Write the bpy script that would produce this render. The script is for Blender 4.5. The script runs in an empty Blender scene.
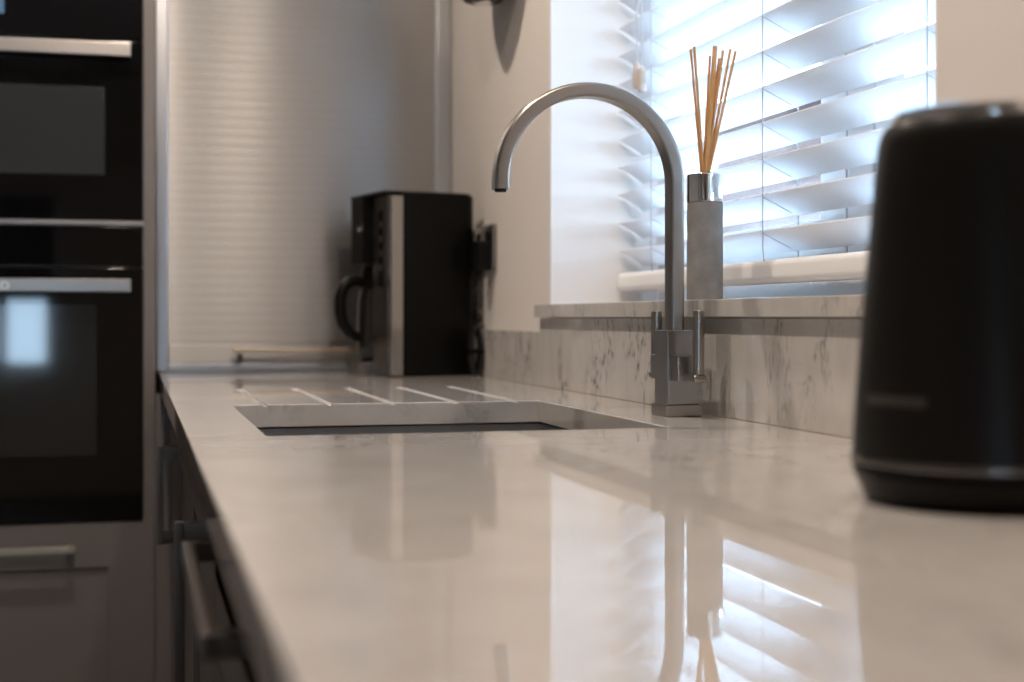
import bpy, bmesh, math, random
from mathutils import Vector, Matrix
R = math.radians
S = bpy.context.scene
C = S.collection
random.seed(7)
WT = 0.91                                   # height of the worktop's top above the floor

# ------------------------------------------------------------------ camera
FPX, VH, VPX = 1422.0, 317.5, 135.0         # focal length, horizon row and vanishing column for a 1024 x 682 frame
cd = bpy.data.cameras.new('camera')
cam = bpy.data.objects.new('camera', cd)
C.objects.link(cam)
cd.sensor_width = 36.0
cd.lens = FPX * 36.0 / 1024.0
cd.shift_y = -(341.0 - VH) / 1024.0
cd.clip_start = 0.01
cam.location = (0.0, 0.0, WT + 0.1143)
cam.rotation_euler = (R(90), 0, -math.atan((512 - VPX) / FPX))
cd.dof.use_dof = True
cd.dof.focus_distance = 1.70
cd.dof.aperture_fstop = 3.6
S.camera = cam

# ------------------------------------------------------------------ view, world
S.view_settings.view_transform = 'Standard'
S.view_settings.look = 'None'
S.view_settings.gamma = 1.0
S.view_settings.use_curve_mapping = False
S.view_settings.exposure = 0.08
S.cycles.use_denoising = True
S.cycles.max_bounces = 10
S.cycles.diffuse_bounces = 5
S.cycles.glossy_bounces = 5
S.cycles.transparent_max_bounces = 12
S.cycles.sample_clamp_indirect = 8.0
S.cycles.caustics_reflective = False
S.cycles.caustics_refractive = False
W = bpy.data.worlds.new('overcast_sky')
S.world = W
W.use_nodes = True
bg = W.node_tree.nodes['Background']
bg.inputs[0].default_value = (0.57, 0.77, 1.0, 1)
bg.inputs[1].default_value = 17.0
LAMP_POWER = 8.3
LAMP_COLOUR = (1.0, 0.83, 0.69)

# ------------------------------------------------------------------ materials
def mat(name, col, rough=0.5, metal=0.0, **kw):
    m = bpy.data.materials.new(name)
    m.use_nodes = True
    b = m.node_tree.nodes['Principled BSDF']
    b.inputs['Base Color'].default_value = (*col, 1)
    b.inputs['Roughness'].default_value = rough
    b.inputs['Metallic'].default_value = metal
    for k, v in kw.items():
        b.inputs[k.replace('_', ' ')].default_value = v
    return m
def nd(m, t, **kw):
    n = m.node_tree.nodes.new(t)
    for k, v in kw.items():
        if k in n.inputs.keys() or k.replace('_', ' ') in n.inputs.keys():
            n.inputs[k if k in n.inputs.keys() else k.replace('_', ' ')].default_value = v
        else:
            setattr(n, k, v)
    return n
def lk(m, a, b):
    m.node_tree.links.new(a, b)
def pr(m):
    return m.node_tree.nodes['Principled BSDF']
def ramp(m, stops, src):
    r = m.node_tree.nodes.new('ShaderNodeValToRGB')
    e = r.color_ramp.elements
    while len(e) < len(stops):
        e.new(0.5)
    for el, (p, c) in zip(e, stops):
        el.position = p
        el.color = (*c, 1) if len(c) == 3 else c
    lk(m, src, r.inputs[0])
    return r
def bump_noise(m, scale=(1, 1, 1), nscale=50, strength=0.1, dist=0.001, detail=4, rough_range=None):
    tc = nd(m, 'ShaderNodeTexCoord')
    mp = nd(m, 'ShaderNodeMapping')
    mp.inputs['Scale'].default_value = scale
    lk(m, tc.outputs['Object'], mp.inputs['Vector'])
    n = nd(m, 'ShaderNodeTexNoise', Scale=nscale, Detail=detail)
    lk(m, mp.outputs[0], n.inputs['Vector'])
    bp = nd(m, 'ShaderNodeBump', Strength=strength, Distance=dist)
    lk(m, n.outputs[0], bp.inputs['Height'])
    lk(m, bp.outputs[0], pr(m).inputs['Normal'])
    if rough_range:
        mr = nd(m, 'ShaderNodeMapRange')
        mr.inputs['To Min'].default_value, mr.inputs['To Max'].default_value = rough_range
        lk(m, n.outputs[0], mr.inputs['Value'])
        lk(m, mr.outputs[0], pr(m).inputs['Roughness'])
    return n

def quartz(name, stretch, vein):
    m = mat(name, (0.7, 0.68, 0.65), 0.025, 0, IOR=1.52)
    tc = nd(m, 'ShaderNodeTexCoord')
    mp = nd(m, 'ShaderNodeMapping')
    mp.inputs['Scale'].default_value = stretch
    lk(m, tc.outputs['Object'], mp.inputs['Vector'])
    v = nd(m, 'ShaderNodeTexNoise', Scale=7.0, Detail=7.0, Roughness=0.62, Distortion=1.1)
    lk(m, mp.outputs[0], v.inputs['Vector'])
    vr = ramp(m, [(0.455, (0, 0, 0)), (0.5, (1, 1, 1)), (0.545, (0, 0, 0))], v.outputs[0])
    k = nd(m, 'ShaderNodeTexNoise', Scale=4.3, Detail=2.0)
    lk(m, mp.outputs[0], k.inputs['Vector'])
    kr = ramp(m, [(0.46, (0, 0, 0)), (0.62, (1, 1, 1))], k.outputs[0])
    s = nd(m, 'ShaderNodeTexNoise', Scale=75.0, Detail=3.0)
    lk(m, mp.outputs[0], s.inputs['Vector'])
    sr = ramp(m, [(0.44, (0.12, 0.12, 0.12)), (0.64, (1, 1, 1))], s.outputs[0])
    m1 = nd(m, 'ShaderNodeMath', operation='MULTIPLY')
    lk(m, vr.outputs[0], m1.inputs[0]); lk(m, kr.outputs[0], m1.inputs[1])
    m2 = nd(m, 'ShaderNodeMath', operation='MULTIPLY')
    lk(m, m1.outputs[0], m2.inputs[0]); lk(m, sr.outputs[0], m2.inputs[1])
    cl = nd(m, 'ShaderNodeTexNoise', Scale=16.0, Detail=5.0)
    lk(m, mp.outputs[0], cl.inputs['Vector'])
    base = ramp(m, [(0.3, (0.54, 0.52, 0.50)), (0.65, (0.61, 0.59, 0.565))], cl.outputs[0])
    mx = nd(m, 'ShaderNodeMix', data_type='RGBA')
    m3 = nd(m, 'ShaderNodeMath', operation='MULTIPLY'); m3.inputs[1].default_value = vein
    lk(m, m2.outputs[0], m3.inputs[0]); lk(m, m3.outputs[0], mx.inputs[0]); lk(m, base.outputs[0], mx.inputs[6])
    mx.inputs[7].default_value = (0.10, 0.105, 0.115, 1)
    lk(m, mx.outputs[2], pr(m).inputs['Base Color'])
    return m

M = {}
M['quartz'] = quartz('polished_quartz', (1, 1, 1), 0.45)
M['quartz_up'] = quartz('polished_quartz_upstand', (1.6, 1.9, 0.95), 1.0)
M['wall'] = mat('wall_paint', (0.78, 0.74, 0.70), 0.75)
bump_noise(M['wall'], nscale=180, strength=0.06, dist=0.0006)
M['reveal'] = mat('brightened_reveal_white', (0.90, 0.91, 0.92), 0.5)  # whiter than the walls, stands in for daylight on the reveal
bump_noise(M['reveal'], nscale=180, strength=0.03, dist=0.0004)
M['ceiling'] = mat('ceiling_paint', (0.85, 0.84, 0.82), 0.85)
bump_noise(M['ceiling'], nscale=120, strength=0.05, dist=0.0006)
M['taupe'] = mat('taupe_cabinet_paint', (0.175, 0.155, 0.143), 0.42)
bump_noise(M['taupe'], scale=(1, 1, 8), nscale=60, strength=0.03, dist=0.0003)
M['carcass'] = mat('carcass_board', (0.22, 0.2, 0.185), 0.5)
bump_noise(M['carcass'], nscale=90, strength=0.03, dist=0.0003)
M['kick'] = mat('plinth_board', (0.2, 0.18, 0.17), 0.5)
bump_noise(M['kick'], nscale=90, strength=0.03, dist=0.0003)
M['handle'] = mat('brushed_nickel_handle', (0.12, 0.10, 0.085), 0.28, 1.0)
bump_noise(M['handle'], scale=(4, 1, 4), nscale=300, strength=0.08, dist=0.0002)
M['lamplit_nickel'] = mat('lamplit_nickel_bar', (0.60, 0.50, 0.38), 0.35, 1.0)  # same nickel as the other handles, warm lamp reflection put into the colour
bump_noise(M['lamplit_nickel'], scale=(.1, 4, 4), nscale=300, strength=0.03, dist=0.0002)
M['tap'] = mat('brushed_nickel_tap', (0.34, 0.32, 0.30), 0.27, 1.0)
tn = nd(M['tap'], 'ShaderNodeTexNoise', Scale=35.0, Detail=3.0)
tr_ = nd(M['tap'], 'ShaderNodeMapRange'); tr_.inputs['To Min'].default_value, tr_.inputs['To Max'].default_value = 0.26, 0.31
lk(M['tap'], tn.outputs[0], tr_.inputs['Value']); lk(M['tap'], tr_.outputs[0], pr(M['tap']).inputs['Roughness'])
M['chrome'] = mat('chrome', (0.80, 0.80, 0.80), 0.06, 1.0)
M['dull_chrome'] = mat('dull_chrome_ring', (0.16, 0.15, 0.145), 0.25, 1.0)
bump_noise(M['dull_chrome'], nscale=200, strength=0.02, dist=0.0002)
M['edge_chrome'] = mat('dark_chrome_strip', (0.42, 0.41, 0.40), 0.12, 1.0)
M['steel'] = mat('sink_steel', (0.45, 0.46, 0.48), 0.3, 1.0)
bump_noise(M['steel'], nscale=400, strength=0.05, dist=0.0002)
M['alu'] = mat('anodised_aluminium', (0.50, 0.51, 0.53), 0.3, 1.0)
bump_noise(M['alu'], scale=(1, 1, .05), nscale=600, strength=0.06, dist=0.0002)
# brushed metal of the roller shutter: fine grain lying along X, so the glints smear up and down
m = mat('brushed_shutter_metal', (0.43, 0.425, 0.42), 0.30, 1.0)
bump_noise(m, scale=(0.012, 1, 1), nscale=900, strength=0.10, dist=0.0004, detail=3, rough_range=(0.27, 0.36))
pr(m).inputs['Anisotropic'].default_value = 0.95
tg = nd(m, 'ShaderNodeCombineXYZ'); tg.inputs[2].default_value = 1.0
lk(m, tg.outputs[0], pr(m).inputs['Tangent'])
M['shutter'] = m
M['oven_glass'] = mat('black_oven_glass', (0.0015, 0.0015, 0.0018), 0.035, 0, IOR=1.5)
bump_noise(M['oven_glass'], nscale=6, strength=0.01, dist=0.0003)
M['oven_window'] = mat('oven_window_glass', (0.014, 0.015, 0.015), 0.05, 0, IOR=1.6)
bump_noise(M['oven_window'], nscale=6, strength=0.01, dist=0.0003)
M['oven_grey_window'] = mat('oven_window_mesh_glass', (0.03, 0.032, 0.032), 0.12, 0, IOR=1.5)
bump_noise(M['oven_grey_window'], nscale=700, strength=0.02, dist=0.0002)
M['oven_steel'] = mat('oven_handle_steel', (0.44, 0.42, 0.40), 0.33, 1.0)
bump_noise(M['oven_steel'], scale=(.05, 1, 1), nscale=500, strength=0.06, dist=0.0002)
M['trim_steel'] = mat('trim_strip_steel', (0.36, 0.34, 0.33), 0.35, 1.0)
bump_noise(M['trim_steel'], scale=(.05, 1, 1), nscale=500, strength=0.03, dist=0.0002)
M['display'] = mat('oven_display', (0.01, 0.02, 0.03), 0.1, 0)
pr(M['display']).inputs['Emission Color'].default_value = (0.35, 0.6, 0.9, 1)
pr(M['display']).inputs['Emission Strength'].default_value = 0.25
bump_noise(M['display'], nscale=20, strength=0.01, dist=0.0002)
M['print'] = mat('white_print', (0.85, 0.87, 0.9), 0.4)
bump_noise(M['print'], nscale=200, strength=0.02, dist=0.0002)
M['black'] = mat('black_gloss_plastic', (0.003, 0.003, 0.003), 0.34, 0, Specular_IOR_Level=0.14)
bump_noise(M['black'], nscale=300, strength=0.02, dist=0.0002)
M['black_matt'] = mat('black_matt_plastic', (0.009, 0.0085, 0.008), 0.5, 0, Specular_IOR_Level=0.3)
bump_noise(M['black_matt'], nscale=500, strength=0.05, dist=0.0002)
M['kettle'] = mat('kettle_black_enamel', (0.006, 0.0055, 0.005), 0.38, 0, Specular_IOR_Level=0.16)
bump_noise(M['kettle'], nscale=400, strength=0.03, dist=0.0002)
M['kettle_mark'] = mat('kettle_grey_print', (0.035, 0.033, 0.032), 0.4)
bump_noise(M['kettle_mark'], nscale=300, strength=0.02, dist=0.0002)
M['dark_glass'] = mat('smoked_carafe_glass', (0.012, 0.010, 0.009), 0.05, 0, IOR=1.5)
bump_noise(M['dark_glass'], nscale=10, strength=0.01, dist=0.0002)
M['machine_steel'] = mat('coffee_machine_steel', (0.30, 0.275, 0.26), 0.28, 1.0)
bump_noise(M['machine_steel'], scale=(1, 1, .04), nscale=500, strength=0.05, dist=0.0002)
M['concrete'] = mat('grey_concrete', (0.30, 0.295, 0.29), 0.7)
n = bump_noise(M['concrete'], nscale=38, strength=0.12, dist=0.0006, detail=8)
rc = ramp(M['concrete'], [(0.3, (0.17, 0.165, 0.16)), (0.7, (0.26, 0.255, 0.25))], n.outputs[0])
lk(M['concrete'], rc.outputs[0], pr(M['concrete']).inputs['Base Color'])
M['reed'] = mat('rattan_reed', (0.56, 0.30, 0.11), 0.6)
n = bump_noise(M['reed'], scale=(1, 1, .05), nscale=700, strength=0.2, dist=0.0003)
rc = ramp(M['reed'], [(0.3, (0.44, 0.215, 0.07)), (0.7, (0.66, 0.38, 0.16))], n.outputs[0])
lk(M['reed'], rc.outputs[0], pr(M['reed']).inputs['Base Color'])
# white slats: thin, they let a little daylight through
m = mat('white_blind_slat', (0.86, 0.87, 0.88), 0.6)
bump_noise(m, scale=(1, .1, 1), nscale=200, strength=0.02, dist=0.0002)
tr = nd(m, 'ShaderNodeBsdfTranslucent'); tr.inputs[0].default_value = (0.85, 0.88, 0.92, 1)
ms = nd(m, 'ShaderNodeMixShader'); ms.inputs[0].default_value = 0.40
lk(m, pr(m).outputs[0], ms.inputs[1]); lk(m, tr.outputs[0], ms.inputs[2])
lk(m, ms.outputs[0], m.node_tree.nodes['Material Output'].inputs[0])
M['slat'] = m
M['rail'] = mat('white_blind_rail', (0.88, 0.89, 0.90), 0.5)
bump_noise(M['rail'], nscale=200, strength=0.02, dist=0.0002)
M['cord'] = mat('pale_grey_cord', (0.50, 0.52, 0.56), 0.8)
bump_noise(M['cord'], scale=(1, 1, 1), nscale=900, strength=0.3, dist=0.0004)
M['weight'] = mat('cord_weight_plastic', (0.55, 0.50, 0.46), 0.4)
bump_noise(M['weight'], nscale=200, strength=0.03, dist=0.0002)
M['upvc'] = mat('white_window_plastic', (0.82, 0.83, 0.84), 0.3)
bump_noise(M['upvc'], nscale=90, strength=0.01, dist=0.0002)
M['gasket'] = mat('black_rubber_gasket', (0.012, 0.016, 0.02), 0.6)
bump_noise(M['gasket'], nscale=200, strength=0.05, dist=0.0002)
m = bpy.data.materials.new('window_glass'); m.use_nodes = True
nt = m.node_tree; nt.nodes.remove(nt.nodes['Principled BSDF'])
t_ = nd(m, 'ShaderNodeBsdfTransparent'); t_.inputs[0].default_value = (0.95, 0.97, 0.97, 1)
g_ = nd(m, 'ShaderNodeBsdfGlossy'); g_.inputs['Roughness'].default_value = 0.01
f_ = nd(m, 'ShaderNodeFresnel', IOR=1.45)
x_ = nd(m, 'ShaderNodeMixShader')
geo = nd(m, 'ShaderNodeNewGeometry'); mr = nd(m, 'ShaderNodeMapRange')
mr.inputs['To Min'].default_value, mr.inputs['To Max'].default_value = 1.45, 1 / 1.45
lk(m, geo.outputs['Backfacing'], mr.inputs['Value']); lk(m, mr.outputs[0], f_.inputs['IOR'])
lk(m, f_.outputs[0], x_.inputs[0]); lk(m, t_.outputs[0], x_.inputs[1]); lk(m, g_.outputs[0], x_.inputs[2])
lk(m, x_.outputs[0], nt.nodes['Material Output'].inputs[0])
M['glass'] = m
M['fabric'] = mat('grey_roman_blind', (0.16, 0.17, 0.19), 0.9)
bump_noise(M['fabric'], nscale=500, strength=0.3, dist=0.0006)
# floor: large grey tiles
m = mat('grey_floor_tile', (0.30, 0.28, 0.265), 0.3)
tc = nd(m, 'ShaderNodeTexCoord')
br = nd(m, 'ShaderNodeTexBrick', Scale=1.0)
br.inputs['Color1'].default_value = (0.13, 0.115, 0.10, 1); br.inputs['Color2'].default_value = (0.11, 0.10, 0.09, 1)
br.inputs['Mortar'].default_value = (0.07, 0.065, 0.06, 1)
br.inputs['Mortar Size'].default_value = 0.004; br.inputs['Brick Width'].default_value = 0.9; br.inputs['Row Height'].default_value = 0.45
lk(m, tc.outputs['Object'], br.inputs['Vector']); lk(m, br.outputs[0], pr(m).inputs['Base Color'])
M['floor'] = m
# brick of the neighbouring house
m = mat('neighbour_brick', (0.4, 0.17, 0.12), 0.85)
tc = nd(m, 'ShaderNodeTexCoord')
mp = nd(m, 'ShaderNodeMapping'); mp.inputs['Rotation'].default_value = (R(90), 0, R(90))
sx = nd(m, 'ShaderNodeSeparateXYZ'); cx = nd(m, 'ShaderNodeCombineXYZ')
lk(m, tc.outputs['Object'], sx.inputs[0]); lk(m, sx.outputs['Y'], cx.inputs['X']); lk(m, sx.outputs['Z'], cx.inputs['Y'])
br = nd(m, 'ShaderNodeTexBrick', Scale=1.0)
br.inputs['Color1'].default_value = (0.060, 0.024, 0.021, 1); br.inputs['Color2'].default_value = (0.042, 0.019, 0.017, 1)
br.inputs['Mortar'].default_value = (0.07, 0.058, 0.053, 1)
br.inputs['Mortar Size'].default_value = 0.010; br.inputs['Brick Width'].default_value = 0.225; br.inputs['Row Height'].default_value = 0.075
lk(m, cx.outputs[0], br.inputs['Vector']); lk(m, br.outputs[0], pr(m).inputs['Base Color'])
M['brick'] = m
M['stone'] = mat('pale_stone_band', (0.16, 0.155, 0.15), 0.8)
bump_noise(M['stone'], nscale=30, strength=0.2, dist=0.002)
M['roof'] = mat('slate_roof', (0.06, 0.06, 0.065), 0.7)
bump_noise(M['roof'], nscale=12, strength=0.3, dist=0.01)
M['paving'] = mat('garden_paving', (0.12, 0.115, 0.11), 0.85)
bump_noise(M['paving'], nscale=8, strength=0.3, dist=0.01)
M['lamp'] = mat('lit_lamp_lens', (1, 1, 1), 0.5)
pr(M['lamp']).inputs['Emission Color'].default_value = (*LAMP_COLOUR, 1)
pr(M['lamp']).inputs['Emission Strength'].default_value = 30.0
M['white_metal'] = mat('white_lamp_ring', (0.8, 0.8, 0.8), 0.4)
bump_noise(M['white_metal'], nscale=100, strength=0.02, dist=0.0002)

# ------------------------------------------------------------------ mesh helpers
ORG = {}                                    # world origin of each thing, so parts can be written in world coordinates
def box(bm, x0, x1, y0, y1, z0, z1, bev=0.0, seg=2):
    r = bmesh.ops.create_cube(bm, size=1.0)
    vs = r['verts']
    for v in vs:
        v.co = Vector(((x0 + x1) / 2 + v.co.x * (x1 - x0), (y0 + y1) / 2 + v.co.y * (y1 - y0), (z0 + z1) / 2 + v.co.z * (z1 - z0)))
    if bev > 0:
        es = list({e for v in vs for e in v.link_edges})
        bmesh.ops.bevel(bm, geom=es, offset=bev, segments=seg, profile=0.5, affect='EDGES')
    return bm
def B(*a, **k):
    return box(bmesh.new(), *a, **k)
def lathe(bm, prof, cx=0, cy=0, n=48, cap=True):
    rings = []
    for r, z in prof:
        rings.append([bm.verts.new((cx + r * math.cos(2 * math.pi * i / n), cy + r * math.sin(2 * math.pi * i / n), z)) for i in range(n)])
    for a, b in zip(rings, rings[1:]):
        for i in range(n):
            bm.faces.new((a[i], a[(i + 1) % n], b[(i + 1) % n], b[i]))
    if cap:
        bm.faces.new(list(reversed(rings[0]))); bm.faces.new(rings[-1])
    return bm
def sweep(bm, pts, sect, up=Vector((0, 1, 0)), closed=False):
    """sweep a cross-section (list of (a, b): a along the side vector, b along up) along pts"""
    pts = [Vector(p) for p in pts]
    rings = []
    n = len(pts)
    for i, p in enumerate(pts):
        if closed:
            t = pts[(i + 1) % n] - pts[i - 1]
        else:
            t = pts[min(i + 1, n - 1)] - pts[max(i - 1, 0)]
        t.normalize()
        side = t.cross(up)
        if side.length < 1e-4:
            side = t.cross(Vector((1, 0, 0)))
        side.normalize()
        u = side.cross(t).normalized()
        rings.append([bm.verts.new(p + side * a + u * b) for a, b in sect])
    k = len(sect)
    prs = list(zip(rings, rings[1:])) + ([(rings[-1], rings[0])] if closed else [])
    for a, b in prs:
        for i in range(k):
            bm.faces.new((a[i], a[(i + 1) % k], b[(i + 1) % k], b[i]))
    if not closed:
        bm.faces.new(list(reversed(rings[0]))); bm.faces.new(rings[-1])
    return bm
def circ(r, n=12):
    return [(r * math.cos(2 * math.pi * i / n), r * math.sin(2 * math.pi * i / n)) for i in range(n)]
def rrect(w, h, r, n=4):
    out = []
    for cx, cy, a0 in ((w / 2 - r, h / 2 - r, 0), (-w / 2 + r, h / 2 - r, 90), (-w / 2 + r, -h / 2 + r, 180), (w / 2 - r, -h / 2 + r, 270)):
        for i in range(n + 1):
            a = R(a0 + 90 * i / n)
            out.append((cx + r * math.cos(a), cy + r * math.sin(a)))
    return out
def prism(bm, poly, z0, z1, bev=0.0, seg=2):
    a = [bm.verts.new((x, y, z0)) for x, y in poly]
    b = [bm.verts.new((x, y, z1)) for x, y in poly]
    n = len(poly)
    f0 = bm.faces.new(list(reversed(a))); f1 = bm.faces.new(b)
    for i in range(n):
        bm.faces.new((a[i], a[(i + 1) % n], b[(i + 1) % n], b[i]))
    if bev:
        bmesh.ops.bevel(bm, geom=list(f1.edges) + list(f0.edges), offset=bev, segments=seg, profile=0.5, affect='EDGES')
    return bm
def grid_slab(xs, ys, ztop, zbot):
    """slab of cells: ztop[i][j] is a cell's top height, None for a hole right through"""
    bm = bmesh.new()
    cache = {}
    def V(x, y, z):
        k = (round(x, 6), round(y, 6), round(z, 6))
        if k not in cache:
            cache[k] = bm.verts.new(k)
        return cache[k]
    nx, ny = len(xs) - 1, len(ys) - 1
    def top(i, j):
        if 0 <= i < nx and 0 <= j < ny:
            return ztop[i][j]
        return None
    for i in range(nx):
        for j in range(ny):
            t = ztop[i][j]
            if t is None:
                continue
            x0, x1, y0, y1 = xs[i], xs[i + 1], ys[j], ys[j + 1]
            bm.faces.new((V(x0, y0, t), V(x1, y0, t), V(x1, y1, t), V(x0, y1, t)))
            bm.faces.new((V(x0, y1, zbot), V(x1, y1, zbot), V(x1, y0, zbot), V(x0, y0, zbot)))
            for di, dj, (ax, ay), (bx_, by_) in ((-1, 0, (x0, y1), (x0, y0)), (1, 0, (x1, y0), (x1, y1)), (0, -1, (x0, y0), (x1, y0)), (0, 1, (x1, y1), (x0, y1))):
                o = top(i + di, j + dj)
                lo = zbot if o is None else o
                if lo < t - 1e-7:
                    bm.faces.new((V(ax, ay, lo), V(bx_, by_, lo), V(bx_, by_, t), V(ax, ay, t)))
    bmesh.ops.remove_doubles(bm, verts=bm.verts, dist=1e-6)
    return bm
def finish(bm, name, m, smooth):
    bmesh.ops.recalc_face_normals(bm, faces=bm.faces)
    me = bpy.data.meshes.new(name)
    bm.to_mesh(me); bm.free()
    me.materials.append(m)
    if smooth:
        for p in me.polygons:
            p.use_smooth = True
        me.set_sharp_from_angle(angle=R(smooth))
    return me
def wn(o):
    w = o.modifiers.new('flat_faces', 'WEIGHTED_NORMAL')
    w.keep_sharp = True; w.weight = 100
    return o
def root_of(o):
    while o.parent:
        o = o.parent
    return o
def part(name, bm, m, parent, smooth=35, label=None, kind=None):
    """a part written in world coordinates (or in its thing's own frame when that thing is rotated)"""
    me = finish(bm, name, m, smooth)
    org = ORG.get(root_of(parent).name, Vector((0, 0, 0)))
    me.transform(Matrix.Translation(-org))
    o = bpy.data.objects.new(name, me)
    C.objects.link(o)
    o.parent = parent
    if smooth: wn(o)
    if label: o['label'] = label
    if kind: o['kind'] = kind
    return o
def share(src, parent, loc=(0, 0, 0)):
    o = bpy.data.objects.new(src.name.split('.')[0], src.data)
    C.objects.link(o)
    o.parent = parent
    o.location = loc
    return o
def tag(o, label=None, cat=None, group=None, kind=None):
    if label: o['label'] = label
    if cat: o['category'] = cat
    if group: o['group'] = group
    if kind: o['kind'] = kind
    return o
def thing(name, label, cat, loc, group=None, rotz=0.0, local=False):
    o = bpy.data.objects.new(name, None)
    C.objects.link(o)
    o.empty_display_size = 0.05
    o.location = loc
    o.rotation_euler = (0, 0, rotz)
    ORG[o.name] = Vector((0, 0, 0)) if local else Vector(loc)
    return tag(o, label, cat, group)
def solo(name, bm, m, label, cat, loc, smooth=35, group=None, kind=None):
    me = finish(bm, name, m, smooth)
    me.transform(Matrix.Translation(-Vector(loc)))
    o = bpy.data.objects.new(name, me)
    C.objects.link(o)
    o.location = loc
    if smooth: wn(o)
    ORG[o.name] = Vector(loc)
    return tag(o, label, cat, group, kind)
def struct(name, bm, m, label=None, smooth=0):
    me = finish(bm, name, m, smooth)
    o = bpy.data.objects.new(name, me)
    C.objects.link(o)
    ORG[o.name] = Vector((0, 0, 0))
    o['kind'] = 'structure'
    if label: o['label'] = label
    return o

# ------------------------------------------------------------------ the room
XW = 0.672                                   # face of the window wall
WY0, WY1 = 1.097, 2.286                      # window opening along the wall
WZ0, WZ1 = WT + 0.1145, WT + 1.22
RX0, RY0, RY1, RZ = -3.2, -2.6, 3.66, 2.42
WTH = 0.30
struct('floor', B(RX0, XW + WTH, RY0 - .25, RY1 + .2, -0.12, 0.0), M['floor'], 'grey tiled kitchen floor')
struct('ceiling', B(RX0, XW + WTH, RY0 - .25, RY1 + .2, RZ, RZ + 0.12), M['ceiling'], 'white painted kitchen ceiling')
def wall_with_hole(axis, a0, a1, t0, t1, z0, z1, hole):
    """wall lying along an axis with one rectangular hole (h0, h1, hz0, hz1), as one clean mesh"""
    h0, h1, hz0, hz1 = hole
    bm = grid_slab([a0, h0, h1, a1], [z0, hz0, hz1, z1], [[t1] * 3, [t1, None, t1], [t1] * 3], t0)
    for v in bm.verts:
        a, z, t = v.co
        v.co = (t, a, z) if axis == 'Y' else (a, t, z)
    return bm
struct('wall_right', wall_with_hole('Y', RY0 - .25, RY1 + .2, XW, XW + WTH, 0.0, RZ, (WY0, WY1, WZ0, WZ1)), M['wall'], 'pale painted wall around the kitchen window')
struct('wall_back', B(RX0, XW, RY1, RY1 + .2, 0, RZ), M['wall'], 'pale painted end wall behind the oven housing')
struct('wall_left', B(RX0 - .2, RX0, RY0 - .25, RY1 + .2, 0, RZ), M['wall'], 'pale painted wall on the far side of the kitchen')
W2 = (-1.05, -0.44, 0.70, 1.75)              # second window, behind the photographer
struct('wall_front', wall_with_hole('X', RX0, XW, RY0 - .25, RY0, 0.0, RZ, W2), M['wall'], 'pale painted wall opposite the ovens')

LT = .004                                    # thin white boards added to brighten the window reveal
bm = bmesh.new()
box(bm, XW + .0005, .8615, WY1 - LT, WY1 - .0002, WT + .136, WZ1 - .0002)
box(bm, XW + .0005, .8615, WY0 + .0002, WY0 + LT, WT + .136, WZ1 - .0002)
box(bm, XW + .0005, .8615, WY0 + LT, WY1 - LT, WZ1 - LT, WZ1 - .0002)
struct('added_trim_1', bm, M['reveal'], 'white boards added to brighten the window reveal')
# the kitchen window: frame, mullion, two sashes with black gaskets and glass
FX0, FX1 = 0.862, 0.922
w1 = struct('window_1', grid_slab([WY0, WY0 + .055, 1.548, 1.612, WY1 - .055, WY1], [WZ0, WZ0 + .055, WZ1 - .055, WZ1],
     [[FX1] * 3, [FX1, None, FX1], [FX1] * 3, [FX1, None, FX1], [FX1] * 3], FX0), M['upvc'], 'white plastic kitchen window with two panes')
for v in w1.data.vertices:
    a, z, t = v.co
    v.co = (t, a, z)
for a0, a1 in ((WY0 + .055, 1.548), (1.612, WY1 - .055)):
    z0, z1 = WZ0 + .055, WZ1 - .055
    g = .006
    bm = grid_slab([a0 + g, a0 + .072, a1 - .072, a1 - g], [z0 + g, z0 + .072, z1 - .072, z1 - g], [[.016] * 3, [.016, None, .016], [.016] * 3], -.04)
    for v in bm.verts:
        a, z, t = v.co
        v.co = (FX0 - t + .016, a, z)
    part('sash', bm, M['upvc'], w1, 0)
    bm = grid_slab([a0, a0 + g, a1 - g, a1], [z0, z0 + g, z1 - g, z1], [[0.01] * 3, [0.01, None, 0.01], [0.01] * 3], -.03)
    for v in bm.verts:
        a, z, t = v.co
        v.co = (FX0 - t + .018, a, z)
    part('gasket', bm, M['gasket'], w1, 0, 'black rubber seal around the sash')
    part('pane', B(FX0 + .026, FX0 + .032, a0 + .066, a1 - .066, z0 + .066, z1 - .066), M['glass'], w1, 0)

# the second window, behind the photographer (seen mirrored in the ovens)
x0, x1, z0, z1 = W2
bm = grid_slab([x0, x0 + .06, (x0 + x1) / 2 - .03, (x0 + x1) / 2 + .03, x1 - .06, x1], [z0, z0 + .06, z1 - .06, z1],
     [[RY0 - .12] * 3, [RY0 - .12, None, RY0 - .12], [RY0 - .12] * 3, [RY0 - .12, None, RY0 - .12], [RY0 - .12] * 3], RY0 - .19)
for v in bm.verts:
    a, z, t = v.co
    v.co = (a, t, z)
w2 = struct('window_2', bm, M['upvc'], 'white window in the wall opposite the ovens')
for a0, a1 in ((x0 + .06, (x0 + x1) / 2 - .03), ((x0 + x1) / 2 + .03, x1 - .06)):
    part('pane', B(a0 - .004, a1 + .004, RY0 - .158, RY0 - .152, z0 + .056, z1 - .056), M['glass'], w2, 0)
rb = thing('roman_blind', 'grey fabric roman blind half lowered over the window opposite the ovens', 'blind', ((x0 + x1) / 2, RY0 - .05, 1.13))
bm = bmesh.new()
for k in range(5):
    box(bm, x0 + .01, x1 - .01, RY0 - .075 - .004 * (k % 2), RY0 - .055, 1.13 + .118 * k, 1.13 + .118 * (k + 1), bev=.004, seg=1)
part('fabric', bm, M['fabric'], rb)
part('headrail', B(x0 + .005, x1 - .005, RY0 - .09, RY0 - .05, 1.72, 1.749, bev=.003), M['rail'], rb)

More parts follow.
